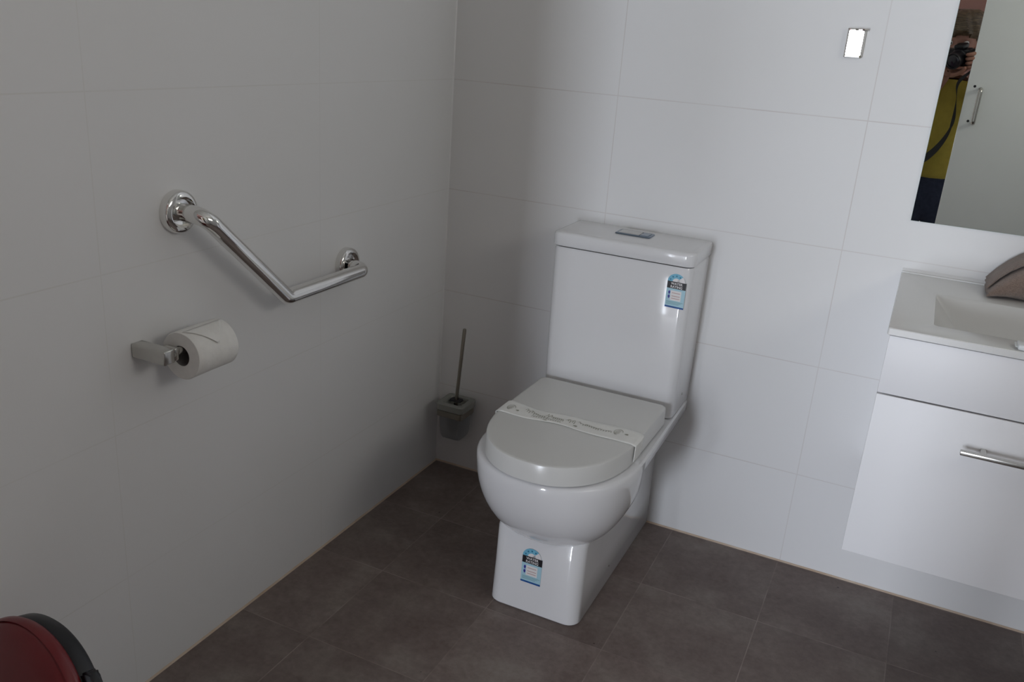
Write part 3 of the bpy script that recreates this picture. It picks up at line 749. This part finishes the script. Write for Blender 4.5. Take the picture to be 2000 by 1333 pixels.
# --- body (skin): one continuous figure
V = []; Rr = []; Ed = []
def add(p, r, par=None):
    V.append(Vector(p)); Rr.append(r); i = len(V)-1
    if par is not None: Ed.append((par, i))
    return i
pel = add((1.235, -2.475, 0.80), 0.095)
wst = add((1.235, -2.475, 0.93), 0.108, pel); chs = add((1.235, -2.470, 1.06), 0.122, wst); uch = add((1.237, -2.455, 1.155), 0.095, chs)
nck = add((1.243, -2.435, 1.225), 0.052, uch); nk2 = add((1.246, -2.415, 1.27), 0.047, nck)
hands = {}
for s, hand_w, elb in ((1, cl(0.052, -0.060, 0.088), Vector((1.395, -2.405, 1.06))), (-1, cl(-0.058, -0.070, 0.080), Vector((1.075, -2.375, 1.03)))):
    sh = add((1.237+s*0.150, -2.455, 1.165), 0.062, uch)
    up = add(Vector((1.237+s*0.165, -2.455, 1.13)).lerp(elb, 0.5), 0.050, sh)
    el = add(elb, 0.041, up)
    wr_p = hand_w; fa = add(elb.lerp(wr_p, 0.45), 0.038, el); wr = add(wr_p, 0.026, fa)
    hands[s] = (wr_p, (wr_p-elb).normalized())
    hip = add((1.235+s*0.085, -2.475, 0.74), 0.080, pel); kn = add((1.235+s*0.10, -2.455, 0.42), 0.058, hip)
    cf = add((1.235+s*0.102, -2.475, 0.30), 0.056, kn); an = add((1.235+s*0.105, -2.485, 0.085), 0.036, cf)
    hl = add((1.235+s*0.105, -2.485, 0.045), 0.034, an); to = add((1.235+s*0.12, -2.375, 0.035), 0.03, hl)
body = skin_mesh('body', V, Ed, Rr, M['skin'], pers, 0, 2)

# --- head built from rings: chin to crown, with nose, brows and eye sockets
HC = Vector((1.243, -2.395, 1.385)); HR = Euler((math.radians(-6), 0, math.radians(12))).to_matrix()
bm = bmesh.new(); rings = []
def face_off(a, z):
    """front relief by angle from straight ahead (a=0) and height (z in -1..1)"""
    d = 0.0
    d += 0.020*math.exp(-(a/0.17)**2)*math.exp(-((z+0.16)/0.13)**2)          # nose tip
    d += 0.009*math.exp(-(a/0.12)**2)*math.exp(-((z-0.06)/0.16)**2)          # bridge
    d -= 0.010*math.exp(-((abs(a)-0.42)/0.18)**2)*math.exp(-((z-0.03)/0.10)**2)  # sockets
    d += 0.005*math.exp(-((abs(a)-0.38)/0.26)**2)*math.exp(-((z-0.20)/0.07)**2)  # brow
    d += 0.006*math.exp(-((abs(a)-0.62)/0.22)**2)*math.exp(-((z+0.17)/0.14)**2)  # cheek
    d += 0.007*math.exp(-(a/0.26)**2)*math.exp(-((z+0.45)/0.09)**2)          # lips
    d += 0.006*math.exp(-(a/0.25)**2)*math.exp(-((z+0.80)/0.12)**2)          # chin
    return d
nz, na = 30, 48
for i in range(nz+1):
    z = -1 + 2*i/nz; zz = max(min(z, 0.995), -0.985)
    wv = math.sqrt(1-abs(zz)**2.5); wx = 0.073*wv*(1.0 if zz > 0 else 1 - 0.26*abs(zz)); wy = 0.092*wv*(1.0 if zz > 0 else 1-0.18*abs(zz))
    ring = []
    for k in range(na):
        a = 2*PI*k/na; aa = (a + PI) % (2*PI) - PI        # 0 = +y, front
        r = 1.0; o_ = face_off(aa, zz) if abs(aa) < 1.3 else 0
        p = Vector((math.sin(a)*wx, math.cos(a)*wy + (0.012 if zz < 0 else 0)*abs(zz), zz*0.118))
        p += Vector((math.sin(a), math.cos(a), 0))*o_
        ring.append(HC + HR @ p)
    rings.append(ring)
loft(bm, rings)
head = from_bm('head', bm, M['skin'], pers)
for sx in (-1, 1):
    bm = bmesh.new(); bmesh.ops.create_uvsphere(bm, u_segments=20, v_segments=12, radius=0.0125)
    cpt = HC + HR @ Vector((sx*0.031, 0.0735, 0.006)); bmesh.ops.translate(bm, verts=bm.verts, vec=cpt)
    ey = from_bm('eye', bm, M['eye_white'], head)
    bm = bmesh.new(); bmesh.ops.create_uvsphere(bm, u_segments=16, v_segments=10, radius=0.0062); bmesh.ops.translate(bm, verts=bm.verts, vec=HC + HR @ Vector((sx*0.031, 0.0815, 0.005)))
    # ears
    from_bm('iris', bm, M['iris'], ey)
    bm = bmesh.new(); bmesh.ops.create_uvsphere(bm, u_segments=16, v_segments=10, radius=1)
    bmesh.ops.scale(bm, verts=bm.verts, vec=(0.008, 0.017, 0.030)); bmesh.ops.translate(bm, verts=bm.verts, vec=(sx*0.076, -0.008, -0.01))
    for v in bm.verts: v.co = HC + HR @ v.co
    from_bm('ear', bm, M['skin'], head)
bm = bmesh.new(); bmesh.ops.create_uvsphere(bm, u_segments=20, v_segments=8, radius=1)
bmesh.ops.scale(bm, verts=bm.verts, vec=(0.024, 0.008, 0.008)); bmesh.ops.translate(bm, verts=bm.verts, vec=(0, 0.088, -0.053))
for v in bm.verts: v.co = HC + HR @ v.co
from_bm('mouth', bm, M['lips'], head)
# hair: shell over the crown, full at the sides, swept fringe
bm = bmesh.new(); rings = []
for i in range(19):
    z = -0.72 + 1.72*i/18; zz = min(z, 0.992)
    wv = math.sqrt(max(1-abs(zz)**2.5, 0.0004)); ring = []
    for k in range(64):
        a = 2*PI*k/64; aa = (a+PI) % (2*PI) - PI
        t = 0.026 + 0.006*math.sin(5*a+3*zz) + 0.004*math.sin(13*a+7*zz)
        front = abs(aa)
        lim = 0.20 + 0.07*math.sin(3*aa+1)                 # hairline height at the front
        if front < 1.25 and zz < lim: t = -0.010
        elif front < 1.25: t *= min(1.0, (zz-lim)*6+0.25)
        p = Vector((math.sin(a)*(0.073*wv+t), math.cos(a)*(0.092*wv+t), zz*0.118 + (0.024*(zz if zz > 0 else 0))))
        ring.append(HC + HR @ p)
    rings.append(ring)
loft(bm, rings)
from_bm('hair', bm, M['hair'], pers)

# --- top: torso and sleeve shell
def ring_e(c, rx, ry, n_=32, tilt=None):
    out = []
    for k in range(n_):
        a = 2*PI*k/n_; p = Vector((rx*math.copysign(abs(math.cos(a))**0.85, math.cos(a)), ry*math.copysign(abs(math.sin(a))**0.9, math.sin(a)), 0))
        out.append(Vector(c) + p)
    return out
VT = []; RT = []; ET = []
def addt(p, r, par=None):
    VT.append(Vector(p)); RT.append(r); i = len(VT)-1
    if par is not None: ET.append((par, i))
    return i
t00 = addt((1.235, -2.475, 0.765), (0.160, 0.132)); t0 = addt((1.235, -2.475, 0.84), (0.162, 0.132), t00); t1 = addt((1.235, -2.475, 0.93), (0.150, 0.125), t0); t2 = addt((1.235, -2.47, 1.06), (0.160, 0.132), t1); t3 = addt((1.237, -2.457, 1.155), (0.130, 0.105), t2); t4 = addt((1.241, -2.44, 1.205), (0.072, 0.068), t3)
for s, elb in ((1, Vector((1.395, -2.405, 1.06))), (-1, Vector((1.075, -2.375, 1.03)))):
    a1 = addt((1.237+s*0.150, -2.457, 1.160), (0.078, 0.078), t3); a2 = addt(Vector((1.237+s*0.165, -2.455, 1.13)).lerp(elb, 0.62), (0.064, 0.064), a1)
skin_mesh('yellow_top', VT, ET, RT, M['yellow'], pers, 0, 2)
VT = []; RT = []; ET = []
j0 = addt((1.235, -2.475, 0.90), (0.135, 0.110)); j1 = addt((1.235, -2.475, 0.74), (0.145, 0.120), j0)
for s in (-1, 1):
    k0 = addt((1.235+s*0.082, -2.475, 0.62), (0.094, 0.094), j1); k1 = addt((1.235+s*0.10, -2.457, 0.42), (0.074, 0.074), k0)
    k2 = addt((1.235+s*0.102, -2.475, 0.28), (0.072, 0.072), k1); k3 = addt((1.235+s*0.105, -2.485, 0.075), (0.066, 0.066), k2)
skin_mesh('jeans', VT, ET, RT, M['denim'], pers, 0, 2)
for s in (-1, 1):
    bm = bmesh.new(); x = 1.235+s*0.112
    rings = []
    for f, hw, zt in ((0, 0.028, 0.055), (0.1, 0.040, 0.085), (0.35, 0.043, 0.095), (0.6, 0.047, 0.070), (0.85, 0.046, 0.050), (1, 0.028, 0.035)):
        y = -2.545 + 0.26*f; xx = x + s*0.02*f
        rings.append([(xx+hw*math.cos(a)*1.0, y, 0.001 + max(0, zt*(0.5+0.5*math.sin(a)))) for a in (2*PI*k/20 for k in range(20))])
    loft(bm, rings); from_bm('shoe', bm, M['shoe'], pers)

# --- hands: palm and five fingers, each a skinned chain rooted in the palm
def hand(s):
    wr, d = hands[s]
    VT_, RT_, ET_ = [], [], []
    def ad(p, r, par=None):
        VT_.append(Vector(p)); RT_.append(r); i = len(VT_)-1
        if par is not None: ET_.append((par, i))
        return i
    w0 = ad(wr, (0.024, 0.022))
    if s > 0:   # right hand wraps the grip: palm behind the side, fingers over the front
        pc = ad(cl(0.066, -0.032, 0.096), (0.030, 0.020), w0)
        rows = [(0.018, 0.055), (0.000, 0.062), (-0.018, 0.060), (-0.035, 0.052)]
        for i, (yy, L_) in enumerate(rows):
            k0_ = ad(cl(0.074, yy, 0.074), 0.0100, pc); k1_ = ad(cl(0.068, yy+0.001, 0.048), 0.0092, k0_)
            k2_ = ad(cl(0.066-L_*0.28, yy, 0.041), 0.0085, k1_); k3_ = ad(cl(0.066-L_*0.48, yy-0.001, 0.048), 0.0072, k2_)
        h0 = ad(cl(0.070, -0.004, 0.116), 0.0125, pc); h1 = ad(cl(0.050, 0.012, 0.125), 0.0105, h0); ad(cl(0.032, 0.020, 0.126), 0.0085, h1)
    else:       # left hand cradles the lens from below
        pc = ad(cl(-0.040, -0.064, 0.068), (0.028, 0.020), w0)
        for i, (zz_, L_) in enumerate(((0.030, 0.060), (0.046, 0.066), (0.062, 0.062), (0.078, 0.052))):
            k0_ = ad(cl(-0.012, -0.066, zz_), 0.0100, pc); k1_ = ad(cl(0.014, -0.060, zz_), 0.0094, k0_)
            k2_ = ad(cl(0.036, -0.046, zz_), 0.0086, k1_); k3_ = ad(cl(0.046, -0.028 - 0.004*i, zz_), 0.0074, k2_)
        h0 = ad(cl(-0.052, -0.040, 0.046), 0.0125, pc); h1 = ad(cl(-0.050, -0.016, 0.036), 0.0105, h0); ad(cl(-0.046, 0.004, 0.034), 0.0085, h1)
    return skin_mesh('hand', VT_, ET_, RT_, M['skin'], pers, 0, 2)
hand(1); hand(-1)

# --- the camera in the hands
kam = thing('camera_in_hands', tuple(cl(0, 0, 0.09)), 'black camera with a hanging strap held to the face of the person in the mirror', 'camera')
def xform(bm, f):
    for v in bm.verts: v.co = f(*v.co)
bm = bmesh.new(); bm_box(bm, (-0.070, -0.042, 0.064), (0.046, 0.032, 0.104), 0.008, 4); xform(bm, cl); from_bm('camera_body', bm, M['black'], kam)
bm = bmesh.new(); bm_box(bm, (0.038, -0.044, 0.053), (0.060, 0.026, 0.104), 0.010, 4); xform(bm, cl); from_bm('hand_grip', bm, M['black_rubber'], kam)
bm = bmesh.new(); bm_box(bm, (-0.024, 0.030, 0.062), (0.024, 0.052, 0.110), 0.008, 4); xform(bm, cl); from_bm('viewfinder_hump', bm, M['black'], kam)
bm = bmesh.new()
rings = [[(r*math.cos(2*PI*k/40), r*math.sin(2*PI*k/40), z) for k in range(40)] for z, r in ((0.066, 0.036), (0.058, 0.035), (0.056, 0.033), (0.030, 0.033), (0.028, 0.0345), (0.008, 0.0345), (0.006, 0.033), (0.006, 0.029), (0.011, 0.026))]
loft(bm, rings, cap=(True, False)); xform(bm, cl); from_bm('lens_barrel', bm, M['black'], kam)
bm = bmesh.new()
rings = [[(r*math.cos(2*PI*k/40), r*math.sin(2*PI*k/40), z) for k in range(40)] for z, r in ((0.0125, 0.0275), (0.0105, 0.024), (0.0092, 0.014), (0.009, 0.002))]
loft(bm, rings); xform(bm, cl); from_bm('lens_glass', bm, M['glass_lens'], kam)
# strap: a flat ribbon hanging in a loop from both lugs
pts = [cl(0.050, 0.028, 0.085), cl(0.064, 0.020, 0.066), cl(0.070, -0.040, 0.050), Vector((1.262, -2.225, 1.22)), Vector((1.270, -2.255, 1.145)), Vector((1.276, -2.290, 1.055)), Vector((1.262, -2.303, 0.985)), Vector((1.225, -2.303, 0.915)),
       Vector((1.175, -2.300, 0.865)), Vector((1.125, -2.298, 0.860)), Vector((1.085, -2.290, 0.92)), Vector((1.075, -2.265, 1.05)), Vector((1.095, -2.245, 1.18)), cl(-0.078, -0.005, 0.075), cl(-0.066, 0.018, 0.085)]
def catmull(P, k=8):
    out = []
    for i in range(len(P)-1):
        a, b, c, d = P[max(i-1, 0)], P[i], P[i+1], P[min(i+2, len(P)-1)]
        for j in range(k):
            t = j/k; out.append(0.5*((2*b) + (-a+c)*t + (2*a-5*b+4*c-d)*t*t + (-a+3*b-3*c+d)*t**3))
    out.append(P[-1]); return out
cp = catmull(pts); bm = bmesh.new(); rings = []
for i, p in enumerate(cp):
    t = (cp[min(i+1, len(cp)-1)]-cp[max(i-1, 0)]).normalized(); f = i/(len(cp)-1)
    wv = 0.004 + 0.012*max(0, math.sin((f-0.38)/0.42*PI) if 0.38 < f < 0.80 else 0) + (0.003*math.sin(f*40) if f < 0.38 else 0)
    nrm = Vector((0, 1, 0)); s_ = t.cross(nrm).normalized(); nrm = s_.cross(t)
    rings.append([p + s_*wv + nrm*0.0009, p - s_*wv + nrm*0.0009, p - s_*wv - nrm*0.0009, p + s_*wv - nrm*0.0009])
loft(bm, rings); from_bm('camera_strap', bm, M['black_rubber'], kam)

# frame of the high window
bm = bmesh.new(); f0 = 0.025; xa, xb = RX+0.05, RX+0.09
bm_box(bm, (xa, hw0, hz0_), (xb, hw0+f0, hz1_)); bm_box(bm, (xa, hw1-f0, hz0_), (xb, hw1, hz1_))
bm_box(bm, (xa, hw0+f0, hz0_), (xb, hw1-f0, hz0_+f0)); bm_box(bm, (xa, hw0+f0, hz1_-f0), (xb, hw1-f0, hz1_))
from_bm('window_2', bm, M['white_trim'], kind='structure', smooth=False)
